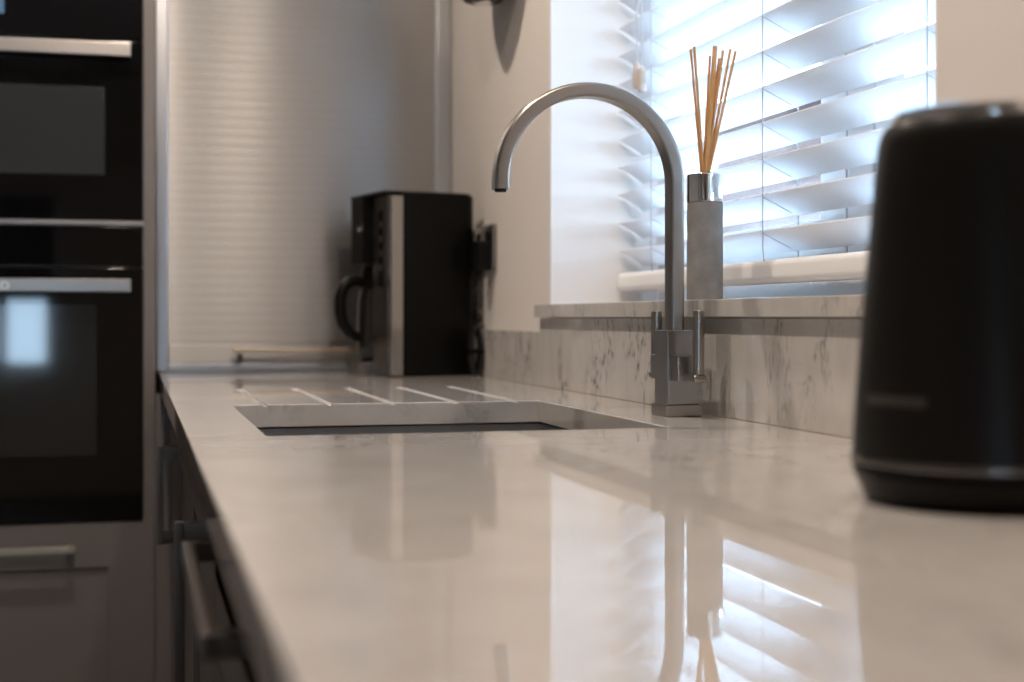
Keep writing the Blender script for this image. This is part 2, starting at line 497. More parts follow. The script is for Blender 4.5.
# ------------------------------------------------------------------ worktop, upstand, sill
XF, XU = 0.048, 0.653
SX0, SX1, SY0, SY1 = 0.123, 0.538, 1.385, 1.885          # sink cut-out
GX = [0.162, 0.247, 0.3315, 0.418, 0.503]
GY0, GY1 = 1.905, 2.300
xs = [XF, SX0]
for g in GX:
    xs += [g - .0055, g + .0055]
xs += [SX1, XW - .0005]
ys = [-1.3, SY0, SY1, GY0, GY1, RY1 - .002]
zt = []
for i in range(len(xs) - 1):
    row = []
    xm = (xs[i] + xs[i + 1]) / 2
    for j in range(len(ys) - 1):
        ym = (ys[j] + ys[j + 1]) / 2
        t = WT
        if SX0 < xm < SX1 and SY0 < ym < SY1:
            t = None
        elif GY0 - .021 < ym < GY1 and any(abs(xm - g) < .006 for g in GX):
            t = WT - .0025
        row.append(t)
    zt.append(row)
bm = grid_slab(xs, ys, zt, WT - .030)
wt = solo('worktop', bm, M['quartz'], 'long polished pale quartz worktop with grey veins, sink cut-out and drainer grooves', 'worktop', (0.36, 1.2, WT - .030), 0)
bv = wt.modifiers.new('edge', 'BEVEL'); bv.width = 0.0016; bv.segments = 2; bv.limit_method = 'ANGLE'; bv.angle_limit = R(50)

bm = bmesh.new()
bm2 = grid_slab([-1.3, WY0 + .004, 2.283, 3.046], [WT + .0001, WT + .0905, WT + .1135], [[0.0185] * 1 + [None], [0.0185, 0.0185], [0.0185, None]], 0.0)
for v in bm2.verts:
    a, z, t = v.co
    v.co = (XW - .0005 - t, a, z)
us = solo('upstand', bm2, M['quartz_up'], 'veined quartz upstand along the wall behind the tap, raised below the window', 'upstand', (XU + .01, 1.2, WT + .0005), 0)
bv = us.modifiers.new('edge', 'BEVEL'); bv.width = 0.001; bv.segments = 2; bv.limit_method = 'ANGLE'; bv.angle_limit = R(50)
bm.free()
bm = prism(bmesh.new(), [(.6425, WY0 - .02), (XW - .0005, WY0 - .02), (XW - .0005, WY0 + .002), (FX0 - .002, WY0 + .002), (FX0 - .002, WY1 - .002), (XW - .0005, WY1 - .002), (XW - .0005, WY1 - .006), (.6425, WY1 - .006)], WT + .1145, WT + .1355, bev=.0015)
solo('window_sill', bm, M['quartz_up'], 'veined quartz window sill under the white blind', 'window sill', (.75, 1.69, WT + .1145), 30)

# ------------------------------------------------------------------ sink
sk = thing('sink', 'undermounted steel sink bowl in the cut-out of the quartz worktop', 'sink', ((SX0 + SX1) / 2, (SY0 + SY1) / 2, WT - .25))
def bowl():
    bm = bmesh.new()
    w, l = SX1 - SX0 + .012, SY1 - SY0 + .012
    cx, cy = (SX0 + SX1) / 2, (SY0 + SY1) / 2
    zt_ = WT - .0330
    rings = []
    for (ex, z, rr) in ((.016, zt_, .03), (0, zt_, .03), (0, zt_ - .17, .03), (-.03, zt_ - .195, .05), (-.30, zt_ - .20, .02)):
        rings.append([bm.verts.new((cx + a, cy + b, z)) for a, b in rrect(w + ex * 2 if ex > -.2 else .08, l + ex * 2 if ex > -.2 else .08, rr, 5)])
    k = len(rings[0])
    for a, b in zip(rings, rings[1:]):
        for i in range(k):
            bm.faces.new((a[i], a[(i + 1) % k], b[(i + 1) % k], b[i]))
    bm.faces.new(rings[-1])
    return bm
o = part('bowl', bowl(), M['steel'], sk, 40); o.modifiers.clear()
sd = o.modifiers.new('thick', 'SOLIDIFY'); sd.thickness = .0012; sd.offset = 1
part('drain', lathe(bmesh.new(), [(.042, WT - .2300), (.042, WT - .2270), (.036, WT - .2265), (.030, WT - .2285)], (SX0 + SX1) / 2, (SY0 + SY1) / 2, 32), M['chrome'], sk, 40)

# ------------------------------------------------------------------ tap
TX, TY = 0.6115, 1.556
tp = thing('kitchen_tap', 'tall brushed nickel swan-neck tap with square body and two lever handles', 'tap', (TX, TY, WT))
part('base_plate', B(TX - .0225, TX + .0215, TY - .0250, TY + .0250, WT + .0003, WT + .0135, bev=.0012), M['tap'], tp)
part('body', B(TX - .0195, TX + .0195, TY - .021, TY + .021, WT + .0135, WT + .0995, bev=.0012), M['tap'], tp)
Ra = .1050
ac = Vector((TX - .0015 - Ra, TY + .0035, WT + .2705))
pts = [(TX - .0015, ac.y, WT + .0985), (TX - .0015, ac.y, WT + .18)]
for i in range(0, 41):
    a = math.pi * i / 40
    pts.append((ac.x + Ra * math.cos(a), ac.y, ac.z + Ra * math.sin(a)))
pts.append((ac.x - Ra, ac.y, WT + .2595))
sp = part('spout', sweep(bmesh.new(), pts, rrect(.0165, .026, .0035, 3)), M['tap'], tp, 40)
part('aerator', lathe(bmesh.new(), [(.0062, WT + .2565), (.0068, WT + .2575), (.0068, WT + .2600)], ac.x - Ra, ac.y, 20), M['black_matt'], sp, 40, 'dark aerator in the spout end')
for s in (-1, 1):
    yb = TY + s * .021
    bm = bmesh.new()
    y0, y1 = sorted((yb, yb + s * .024))
    box(bm, TX - .0165, TX + .0165, y0, y1, WT + .041, WT + .0705, bev=.002)
    hd = part('handle_block', bm, M['tap'], tp)
    y0, y1 = sorted((yb + s * .0225, yb + s * .0525))
    bm = box(bmesh.new(), TX - .0085, TX + .0085, y0, y1, WT + .041, WT + .050, bev=.003, seg=3)
    part('lever_arm', bm, M['tap'], hd)
    part('lever_rod', lathe(bmesh.new(), [(.0055, WT + .0495), (.0065, WT + .0505), (.0068, WT + .1210), (.0062, WT + .1220)], TX, yb + s * .0455, 24), M['tap'], hd, 40)

# ------------------------------------------------------------------ reed diffuser and its reeds
DX, DY, DZ = .722, 1.737, WT + .1355
df = thing('reed_diffuser', 'grey concrete reed diffuser bottle with chrome collar on the window sill', 'diffuser', (DX, DY, DZ))
part('bottle', lathe(bmesh.new(), [(.0222, DZ + .0002), (.0236, DZ + .0016), (.0236, DZ + .1275), (.0228, DZ + .1290), (.012, DZ + .1292)], DX, DY, 56), M['concrete'], df, 40)
part('collar', lathe(bmesh.new(), [(.0237, DZ + .1296), (.0242, DZ + .1302), (.0242, DZ + .1650), (.0234, DZ + .1660), (.0125, DZ + .1660), (.0125, DZ + .1330)], DX, DY, 56, cap=False), M['chrome'], df, 40, 'mirror-bright chrome collar')
# (top column, top row, foot column) in the photograph's pixels turned into sill coordinates by the diffuser's own distance
def reed_xy(u, dep):
    a = (u - 704.0) / FPX * 1.865
    ca, sa = math.cos(0.2593), math.sin(0.2593)
    return DX + a * ca + dep * sa, DY - a * sa + dep * ca
reeds = [
    (690.3, 49, 701.0, .004, .0014, 'leftmost thin tan reed leaning out of the diffuser, beside another leaning left'),
    (693.0, 47, 702.5, -.003, .0015, 'second tan reed from the left, leaning left in the diffuser'),
    (709.8, 55, 703.0, .006, .0014, 'short tan reed just left of the thick upright reed in the diffuser'),
    (714.0, 47, 704.5, -.004, .0026, 'thickest tan reed, nearly upright in the middle of the diffuser'),
    (718.6, 58, 704.0, .003, .0014, 'shortest tan reed, just right of the thick reed in the diffuser'),
    (722.0, 51, 705.5, -.002, .0015, 'third tan reed from the right in the diffuser'),
    (730.0, 49, 706.5, .004, .0015, 'second tan reed from the right, leaning right in the diffuser'),
    (734.2, 52, 707.5, -.004, .0015, 'rightmost tan reed, leaning furthest right in the diffuser'),
]
for ut, vt, uf, dep, r, lab in reeds:
    zt_ = WT + .1143 + (VH - vt) / FPX * 1.865
    xt, yt = reed_xy(ut, dep)
    xb, yb = reed_xy(uf, dep * .6)
    pb = Vector((xb, yb, DZ + .166)); ptp = Vector((xt, yt, zt_))
    d = (ptp - pb) / (ptp.z - pb.z)
    p0 = pb - d * .006
    solo('reed_stick', sweep(bmesh.new(), [p0, pb.lerp(ptp, .5), ptp], circ(r * 1.25, 10), up=Vector((1, 0, 0))), M['reed'], lab, 'reed', tuple(p0), 50, 'reeds in the diffuser')

# ------------------------------------------------------------------ venetian blind
BXF, PITCH, SW, TILT = 0.788, 0.0468, 0.051, R(30)
BY0, BY1 = WY0 + .008, WY1 - .014
vb = thing('venetian_blind', 'white venetian blind with tilted slats hanging in the kitchen window', 'blind', (.812, (BY0 + BY1) / 2, WT + .1590))
BXC = BXF + SW / 2 * math.cos(TILT)
def slat_mesh():
    bm = bmesh.new()
    sect = []
    for k in range(7):
        t = -1 + k / 3
        sect.append((t * SW / 2, .0022 * (1 - t * t)))
    prof = sect + [(a, b - .0022) for a, b in reversed(sect)]
    ca, sa = math.cos(TILT), math.sin(TILT)
    L = (BY1 - BY0) / 2
    ra, rb_ = [], []
    for a, b in prof:                        # a < 0 is the room side, which sits higher
        x, z = a * ca + b * sa, -a * sa + b * ca
        ra.append(bm.verts.new((x, -L, z))); rb_.append(bm.verts.new((x, L, z)))
    k = len(prof)
    for i in range(k):
        bm.faces.new((ra[i], ra[(i + 1) % k], rb_[(i + 1) % k], rb_[i]))
    bm.faces.new(list(reversed(ra))); bm.faces.new(rb_)
    return bm
sme = finish(slat_mesh(), 'slat', M['slat'], 40)
zedge0 = WT + .2277
NS = 19
zslats = [zedge0 - SW / 2 * math.sin(TILT) + PITCH * k for k in range(NS)]
BYC = (BY0 + BY1) / 2
borg = ORG[vb.name]
for z in zslats:
    o = bpy.data.objects.new('slat', sme); C.objects.link(o); o.parent = vb
    o.location = Vector((BXC, BYC, z)) - borg
part('bottom_rail', B(BXC - .0255, BXC + .0255, BY0, BY1, WT + .1590, WT + .1890, bev=.009, seg=4), M['rail'], vb)
part('head_rail', B(BXC - .028, BXC + .028, BY0, BY1, WZ1 - .065, WZ1 - .006, bev=.002), M['rail'], vb)
for yc in (2.110, 1.698, 1.302):
    bm = bmesh.new()
    for xx in (BXF - .0018, BXF + .0485):
        sweep(bm, [(xx + (.004 if xx < BXC else 0), yc, WT + .1720), (xx, yc, WT + .205), (xx, yc, WZ1 - .055)], circ(.0008, 6), up=Vector((1, 0, 0)))
    for z in zslats:
        sweep(bm, [(BXF - .0018, yc, z + SW / 2 * math.sin(TILT) - .004), (BXF + .0485, yc, z - SW / 2 * math.sin(TILT) - .003)], circ(.0006, 6))
    part('ladder_cord', bm, M['cord'], vb)
for k, (yc, zb) in enumerate(((2.137, .478), (2.124, .470))):
    cxx = BXF - .016 + .004 * k
    pc = part('pull_cord', sweep(bmesh.new(), [(cxx, yc, WT + zb + .04), (cxx, yc, WZ1 - .05)], circ(.0009, 6), up=Vector((1, 0, 0))), M['cord'], vb)
    part('cord_weight', lathe(bmesh.new(), [(.004, WT + zb), (.0072, WT + zb + .003), (.0068, WT + zb + .022), (.0050, WT + zb + .036), (.0025, WT + zb + .042)], cxx, yc, 16), M['weight'], pc, 40, 'pale tapered cord weight')

# ------------------------------------------------------------------ kettle on its power base
KX, KY = 0.5105, 0.781
kb = thing('power_stand', 'round black power base under the black kettle', 'power stand', (KX, KY, WT))
part('stand', lathe(bmesh.new(), [(.066, WT + .0004), (.0715, WT + .002), (.0775, WT + .0150), (.0790, WT + .0185), (.0780, WT + .0195)], KX, KY, 64), M['black'], kb, 40)
kt = thing('kettle', 'tapered black kettle with chrome rings, nearest object on the worktop', 'kettle', (KX, KY, WT + .0200))
z = WT + .0200
part('body', lathe(bmesh.new(), [(.0765, z), (.0795, z + .001), (.0797, z + .004)] + [(.0797 - .0155 * (t / 10) ** 1.15, z + .004 + (.197) * t / 10) for t in range(1, 11)] + [(.0622, z + .2085), (.0588, z + .2135), (.055, z + .2145)], KX, KY, 72), M['kettle'], kt, 40)
part('base_ring', lathe(bmesh.new(), [(.0798, z + .0045), (.0803, z + .0052), (.0802, z + .0078), (.0796, z + .0086)], KX, KY, 72, cap=False), M['dull_chrome'], kt, 40, 'chrome ring around the kettle foot')
ld = part('lid', lathe(bmesh.new(), [(.0550, z + .2135), (.0560, z + .2155), (.0552, z + .2205), (.0520, z + .2225), (.030, z + .2232), (.001, z + .2233)], KX, KY, 64), M['chrome'], kt, 40, 'chrome lid')
ha = R(-66)
hx, hy = math.cos(ha), math.sin(ha)
def hp(r, zz): return (KX + hx * r, KY + hy * r, z + zz)
hpts = [hp(.060, .194), hp(.083, .200), hp(.104, .197), hp(.118, .186), hp(.124, .165), hp(.121, .120), hp(.114, .080), hp(.104, .058), hp(.088, .050), hp(.076, .050)]
part('handle', sweep(bmesh.new(), hpts, rrect(.016, .026, .006, 4), up=Vector((-hy, hx, 0))), M['black_matt'], kt, 50)
sa = R(100)
bm = bmesh.new()
sx_, sy_ = math.cos(sa), math.sin(sa)
ring = []
for rr, zz, hw in ((.058, .165, .012), (.069, .186, .016), (.078, .205, .018), (.081, .210, .016), (.058, .2095, .016)):
    ring.append([bm.verts.new((KX + sx_ * rr - sy_ * hw, KY + sy_ * rr + sx_ * hw, z + zz)), bm.verts.new((KX + sx_ * (rr + .004 if zz < .207 else rr), KY + sy_ * (rr + .004 if zz < .207 else rr), z + zz)), bm.verts.new((KX + sx_ * rr + sy_ * hw, KY + sy_ * rr - sx_ * hw, z + zz))])
for a, b in zip(ring, ring[1:]):
    for i in range(2):
        bm.faces.new((a[i], a[i + 1], b[i + 1], b[i]))
for i in (0, 2):
    bm.faces.new([r_[i] for r_ in ring])
part('spout', bm, M['kettle'], kt, 30)
# small worn grey print low on the side
bm = bmesh.new()
a0, a1 = R(176), R(213)
va, vb_ = [], []
for i in range(13):
    a = a0 + (a1 - a0) * i / 12
    rr0, rr1 = .0797 - .0155 * (.0375 / .197) ** 1.15 + .0004, .0797 - .0155 * (.0435 / .197) ** 1.15 + .0004
    va.append(bm.verts.new((KX + rr0 * math.cos(a), KY + rr0 * math.sin(a), z + .0415)))
    vb_.append(bm.verts.new((KX + rr1 * math.cos(a), KY + rr1 * math.sin(a), z + .0475)))
for i in range(12):
    bm.faces.new((va[i], va[i + 1], vb_[i + 1], vb_[i]))
part('printed_mark', bm, M['kettle_mark'], kt, 40, 'faint grey printed mark near the kettle foot')

# ------------------------------------------------------------------ coffee machine, carafe
cm = thing('coffee_machine', 'black filter coffee machine with chrome edge strip standing by the steel shutter', 'coffee machine', (.474, 2.690, WT), rotz=R(12), local=True)
H = .354
def rear_poly(x0, x1, y0, y1, r):
    p = [(x0, y0)]
    for i in range(7):
        a = R(-90 + 15 * i); p.append((x1 - r + r * math.cos(a), y0 + r + r * math.sin(a)))
    for i in range(7):
        a = R(15 * i); p.append((x1 - r + r * math.cos(a), y1 - r + r * math.sin(a)))
    p.append((x0, y1))
    return p
part('shell', prism(bmesh.new(), [(.024, 0)] + rear_poly(.024, .183, .0, .19, .028)[1:-1] + [(.098, .19), (.098, .0957), (.024, .0957)], .0006, H - .001), M['black'], cm, 30)
def edge_poly():
    return [(.024, 0), (.024, .02), (.003, .02), (0, .017), (0, .003), (.003, 0)]
part('edge_strip', prism(bmesh.new(), [(.0237, -.0012), (.0237, .016), (.001, .016), (-.0008, .013), (-.0008, .0015), (.001, -.0012)], .003, H - .006, bev=.0008), M['edge_chrome'], cm, 30, 'bright chrome strip down the front edge')
pn = part('control_column', B(.0, .0235, .0162, .095, .003, H - .004, bev=.0012), M['machine_steel'], cm, 30, 'brushed steel control column')
part('display_strip', B(-.0012, .0002, .040, .066, .175, .322, bev=.0004), M['black'], pn, 30)
for k in range(4):
    part('button', B(-.0030, -.0010, .044, .058, .205 + .028 * k, .217 + .028 * k, bev=.0006), M['machine_steel'], pn, 30)
hd = part('filter_head', prism(bmesh.new(), [(.0975, .096), (.0975, .188), (-.008, .184), (-.0165, .172), (-.0165, .110), (-.008, .097)], .222, H, bev=.003), M['black'], cm, 30)
part('head_button', lathe(bmesh.new(), [(.006, 0), (.006, .004), (.004, .005)], 0, 0, 20), M['chrome'], hd, 40)
bt = hd.children[0]
bt.rotation_euler = (0, R(-90), 0); bt.location = (-.0163, .122, .288)
part('lid', prism(bmesh.new(), rear_poly(-.014, .179, .004, .186, .026), H - .0005, H + .004, bev=.0015), M['black_matt'], cm, 30)
part('foot', prism(bmesh.new(), [(.0975, .096), (.0975, .188), (-.014, .184), (-.026, .168), (-.026, .112), (-.014, .097)], .0006, .026, bev=.002), M['machine_steel'], cm, 30)
part('hot_plate', lathe(bmesh.new(), [(.038, .0262), (.038, .0290), (.036, .0296)], 0.034, .143, 40), M['black'], cm, 40)
cmat = Matrix.Translation((.474, 2.690, WT)) @ Matrix.Rotation(R(12), 4, 'Z')
cc = cmat @ Vector((.034, .143, .0297))
ca_ = thing('coffee_carafe', 'dark glass coffee carafe with black loop handle under the filter head', 'carafe', tuple(cc), rotz=R(12), local=True)
part('jug', lathe(bmesh.new(), [(.034, .0004), (.040, .003), (.0455, .03), (.0460, .08), (.044, .12), (.038, .150)], 0, 0, 48), M['dark_glass'], ca_, 40)
part('band', lathe(bmesh.new(), [(.0385, .140), (.0405, .141), (.0400, .156), (.0385, .157)], 0, 0, 48), M['black'], ca_, 40)
part('lid', lathe(bmesh.new(), [(.0385, .1572), (.0390, .176), (.034, .188), (.001, .190)], 0, 0, 48), M['black'], ca_, 40)
hpts = [(-.030, 0, .150), (-.048, 0, .158), (-.066, 0, .156), (-.079, 0, .145), (-.0855, 0, .124), (-.0855, 0, .096), (-.080, 0, .072), (-.067, 0, .054), (-.054, 0, .046), (-.040, 0, .046)]
part('handle', sweep(bmesh.new(), hpts, rrect(.021, .026, .008, 3)), M['black'], ca_, 50)

# ------------------------------------------------------------------ wall socket, plug, lead
ws = thing('wall_socket', 'dark double wall socket above the quartz upstand behind the coffee machine', 'socket', (XW, 2.72, WT + .208))
part('plate', B(XW - .009, XW - .0003, 2.646, 2.792, WT + .208, WT + .294, bev=.002), M['machine_steel'], ws)
for yy in (2.668, 2.742):
    part('rocker_switch', B(XW - .013, XW - .0088, yy + .014, yy + .026, WT + .262, WT + .282, bev=.001), M['black'], ws)
pg = thing('mains_plug', 'black mains plug pushed into the wall socket with hanging lead', 'plug', (XW - .030, 2.677, WT + .205))
bm = prism(bmesh.new(), [(XW - .0095, 2.654), (XW - .0095, 2.700), (XW - .034, 2.698), (XW - .041, 2.690), (XW - .041, 2.664), (XW - .034, 2.656)], WT + .205, WT + .262, bev=.004)
part('plug_body', bm, M['black'], pg)
lead = [(XW - .024, 2.677, WT + .207), (XW - .026, 2.678, WT + .190), (XW - .034, 2.682, WT + .170), (XW - .036, 2.692, WT + .150), (XW - .028, 2.705, WT + .130), (XW - .008, 2.745, WT + .112), (XW - .006, 2.80, WT + .1)]
part('lead', sweep(bmesh.new(), lead, circ(.0034, 10), up=Vector((1, 0, 0))), M['black_matt'], pg, 60)
lc = thing('coiled_lead', 'black coiled power lead tied in a loop beside the coffee machine', 'power lead', (.638, 2.680, WT))
bm = bmesh.new()
for k in range(4):
    pl = []
    for i in range(28):
        a = 2 * math.pi * i / 28
        pl.append((.6375 + .0095 * math.cos(a), 2.668 + .0078 * k + .0015 * math.sin(3 * a + k), WT + .0500 + (.0455 - .002 * k) * math.sin(a)))
    sweep(bm, pl, circ(.0036, 8), up=Vector((0, 1, 0)), closed=True)
part('loops', bm, M['black_matt'], lc, 60)
part('tie', B(.6235, .6515, 2.663, 2.697, WT + .044, WT + .054, bev=.002), M['black'], lc)

# ------------------------------------------------------------------ black fitting on the wall beside the window
wf = thing('wall_fitting', 'black rounded fitting on the wall beside the window, cut by the top edge', 'wall fitting', (XW, 2.52, WT + .686))
FXc, FYc = .614, 2.520
def oval(prof):
    bm = bmesh.new()
    rings = []
    for rx, ry, zz in prof:
        rings.append([bm.verts.new((FXc + rx * math.cos(2 * math.pi * i / 40), FYc + ry * math.sin(2 * math.pi * i / 40), WT + zz)) for i in range(40)])
    for a, b in zip(rings, rings[1:]):
        for i in range(40):
            bm.faces.new((a[i], a[(i + 1) % 40], b[(i + 1) % 40], b[i]))
    bm.faces.new(list(reversed(rings[0]))); bm.faces.new(rings[-1])
    return bm
part('bowl', oval([(.030, .032, .6895), (.035, .040, .6915), (.040, .055, .700), (.046, .080, .720), (.051, .105, .750), (.0545, .120, .785), (.0545, .122, .815), (.050, .115, .816)]), M['black'], wf, 40)
part('finial', oval([(.010, .010, .6860), (.018, .019, .6868), (.020, .021, .6885), (.020, .021, .6896)]), M['chrome'], wf, 40, 'chrome base button')
part('wall_plate', B(XW - .012, XW - .0003, FYc - .04, FYc + .04, WT + .745, WT + .845, bev=.004), M['black'], wf)

# ------------------------------------------------------------------ tambour (roller shutter) unit on the end of the worktop
YT = 3.052
tb = thing('shutter_cupboard', 'brushed steel roller-shutter cupboard standing on the far end of the worktop', 'cupboard', (.35, YT + .2, WT))
TH = 1.35
TX0, TX1 = .0405, .6705
part('carcass', B(TX0 + .002, TX1 - .002, YT + .06, YT + .42, WT + .0006, WT + TH), M['carcass'], tb)
for x0, x1 in ((TX0, TX0 + .026), (TX1 - .032, TX1)):
    part('side_frame', B(x0, x1, YT - .004, YT + .059, WT + .0006, WT + TH, bev=.003), M['alu'], tb)
part('top_frame', B(TX0 + .026, TX1 - .032, YT, YT + .059, WT + TH - .04, WT + TH, bev=.002), M['alu'], tb)
part('bottom_track', B(TX0 + .026, TX1 - .032, YT - .002, YT + .05, WT + .0006, WT + .0165, bev=.002), M['alu'], tb)
px0, px1 = TX0 + .0265, TX1 - .0325
br_ = part('bottom_slat', B(px0, px1, YT + .006, YT + .020, WT + .0185, WT + .0585, bev=.003), M['shutter'], tb)
# shutter slats, one mesh shared
def shslat():
    bm = bmesh.new()
    hw = (px1 - px0) / 2
    pitch = .0198
    prof = []
    for k in range(7):
        t = -1 + k / 3
        prof.append((-.00016 * (1 - t * t), t * (pitch / 2 - .00012)))
    prof += [(.008, pitch / 2 - .0004), (.008, -pitch / 2 + .0004)]
    ra = [bm.verts.new((-hw, y, zz)) for y, zz in prof]
    rb_ = [bm.verts.new((hw, y, zz)) for y, zz in prof]
    k = len(prof)
    for i in range(k):
        bm.faces.new((ra[i], ra[(i + 1) % k], rb_[(i + 1) % k], rb_[i]))
    bm.faces.new(list(reversed(ra))); bm.faces.new(rb_)
    return bm
tme = finish(shslat(), 'shutter_slat', M['shutter'], 30)
torg = ORG[tb.name]
nsl = int((TH - .04 - .06) / .0198)
for k in range(nsl):
    o = bpy.data.objects.new('shutter_slat', tme); C.objects.link(o); o.parent = tb
    o.location = Vector(((px0 + px1) / 2, YT + .010, WT + .069 + .0198 * k)) - torg
bh = part('bar_handle', B(.198, .505, YT - .036, YT - .026, WT + .039, WT + .050, bev=.0015), M['lamplit_nickel'], tb)
for xx in (.206, .485):
    part('handle_post', B(xx, xx + .012, YT - .035, YT + .008, WT + .0230, WT + .0392, bev=.001), M['handle'], bh)

# ------------------------------------------------------------------ oven housing, drawer, ovens
YO = 2.972
OX0, OX1 = -.578, .0160
hs = thing('oven_housing', 'tall taupe oven housing cabinet with a shaker drawer below the ovens', 'cabinet', (-.28, YO + .3, 0))
HT = 2.20
part('side_panel', B(.0165, .0395, YO + .006, YO + .66, 0.0, HT, bev=.001), M['taupe'], hs)
part('side_panel', B(OX0 - .0235, OX0 - .0005, YO + .006, YO + .66, 0.0, HT, bev=.001), M['taupe'], hs)
part('back_panel', B(OX0, .016, YO + .62, YO + .655, .12, HT), M['carcass'], hs)
part('shelf', B(OX0, .016, YO + .03, YO + .615, WT - .318, WT - .299), M['carcass'], hs)
part('top_panel', B(OX0, .016, YO + .03, YO + .615, HT - .02, HT - .001), M['carcass'], hs)
part('plinth', B(OX0, .016, YO + .06, YO + .078, 0.0, .118), M['kick'], hs)
def shaker_xz(parent, x0, x1, z0, z1, y, name, stile=.09, m=None):
    """a shaker front facing -Y: frame proud of a recessed panel"""
    m = m or M['taupe']
    bm = grid_slab([x0, x0 + stile, x1 - stile, x1], [z0, z0 + stile, z1 - stile, z1], [[.022] * 3, [.022, .013, .022], [.022] * 3], 0.0)
    for v in bm.verts:
        a, zz, t = v.co
        v.co = (a, y - t, zz)
    o = part(name, bm, m, parent, 0)
    b = o.modifiers.new('edge', 'BEVEL'); b.width = .0012; b.segments = 2; b.limit_method = 'ANGLE'; b.angle_limit = R(50)
    return o
dr = shaker_xz(hs, OX0 - .0225, .0380, .125, WT - .298, YO + .0265 - .001, 'drawer')
def bar_handle_x(parent, xa, xb, y, zc):
    o = part('bar_handle', B(xa, xb, y - .036, y - .026, zc - .0065, zc + .0065, bev=.0012), M['lamplit_nickel'], parent)
    return o, [B(xx, xx + .012, y - .027, y - .0002, zc - .006, zc + .006, bev=.001) for xx in (xa + .004, xb - .016)]
o, posts = bar_handle_x(dr, -.450, -.114, YO + .0035, WT - .345)
# posts belong to the handle: fold them into the drawer's handle mesh as one bar with two posts
for pbm in posts:
    tmp = bpy.data.meshes.new('tmp'); pbm.to_mesh(tmp); pbm.free()
    tmp.transform(Matrix.Translation(-ORG[hs.name]))
    jb = bmesh.new(); jb.from_mesh(o.data); jb.from_mesh(tmp); jb.to_mesh(o.data); jb.free()
    bpy.data.meshes.remove(tmp)
# upper housing door, above the frame
shaker_xz(hs, OX0 - .0225, .0380, WT + .775, HT, YO + .0255, 'door')

def oven(name, label, z0, z1, hz0, hz1, wz0, wz1, wx1, panel_bottom, winmat):
    t = thing(name, label, 'oven', (-.281, YO + .25, WT + z0))
    part('cavity', B(OX0 + .02, OX1 - .02, YO + .021, YO + .55, WT + z0 + .008, WT + z1 - .012), M['carcass'], t)
    part('control_panel', B(OX0, OX1, YO, YO + .0205, WT + panel_bottom + .003, WT + z1, bev=.0015), M['oven_glass'], t)
    d = part('door', B(OX0, OX1, YO, YO + .0205, WT + z0, WT + panel_bottom, bev=.0015), M['oven_glass'], t)
    part('door_window', B(OX0 + (OX1 - wx1), wx1, YO - .0008, YO + .001, WT + wz0, WT + wz1, bev=.0003), winmat, d)
    h = part('door_handle', B(-.5535, -.0085, YO - .042, YO - .030, WT + hz0, WT + hz1, bev=.0015), M['oven_steel'], d)
    for xx in (-.535, -.045):
        part('handle_post', B(xx, xx + .018, YO - .0305, YO - .0002, WT + hz0 + .006, WT + hz1 - .006, bev=.001), M['oven_steel'], h)
    return t, d, h
t, d, h = oven('oven', 'black glass single oven with steel handle above the taupe drawer', -.296, .2985, .165, .1905, -.162, .140, -.0745, .2140, M['oven_window'])
part('display', B(-.345, -.262, YO - .0006, YO + .001, WT + .245, WT + .285, bev=.0002), M['display'], t, 0, 'bluish clock display')
def text_part(body, size, x, y, zc, parent, m):
    cu = bpy.data.curves.new('lettering', 'FONT')
    cu.body = body; cu.size = size; cu.align_x = 'CENTER'; cu.align_y = 'CENTER'; cu.extrude = .0003
    to = bpy.data.objects.new('lettering_tmp', cu); C.objects.link(to)
    dg = bpy.context.evaluated_depsgraph_get()
    me = bpy.data.meshes.new_from_object(to.evaluated_get(dg))
    bpy.data.objects.remove(to)
    me.materials.clear(); me.materials.append(m)
    me.transform(Matrix.Translation(Vector((x, y, zc)) - ORG[root_of(parent).name]) @ Matrix.Rotation(R(90), 4, 'X'))
    o = bpy.data.objects.new('lettering', me); C.objects.link(o); o.parent = parent
    return o
text_part('beko', .034, -.270, YO - .0424, WT + .1795, h, M['print'])
t2, d2, h2 = oven('compact_oven', 'black glass compact oven with grey window stacked above the single oven',   .3095, .770, .6345, .6605, .4005, .577, -.0590, .6700, M['oven_grey_window'])
part('display', B(-.345, -.250, YO - .0006, YO + .001, WT + .715, WT + .75, bev=.0002), M['display'], t2, 0, 'bluish clock display')
solo('trim_strip', B(OX0, OX1, YO - .003, YO + .018, WT + .2995, WT + .3080, bev=.0008), M['trim_steel'], 'thin steel trim strip between the two ovens', 'trim strip', (-.281, YO + .01, WT + .2995))

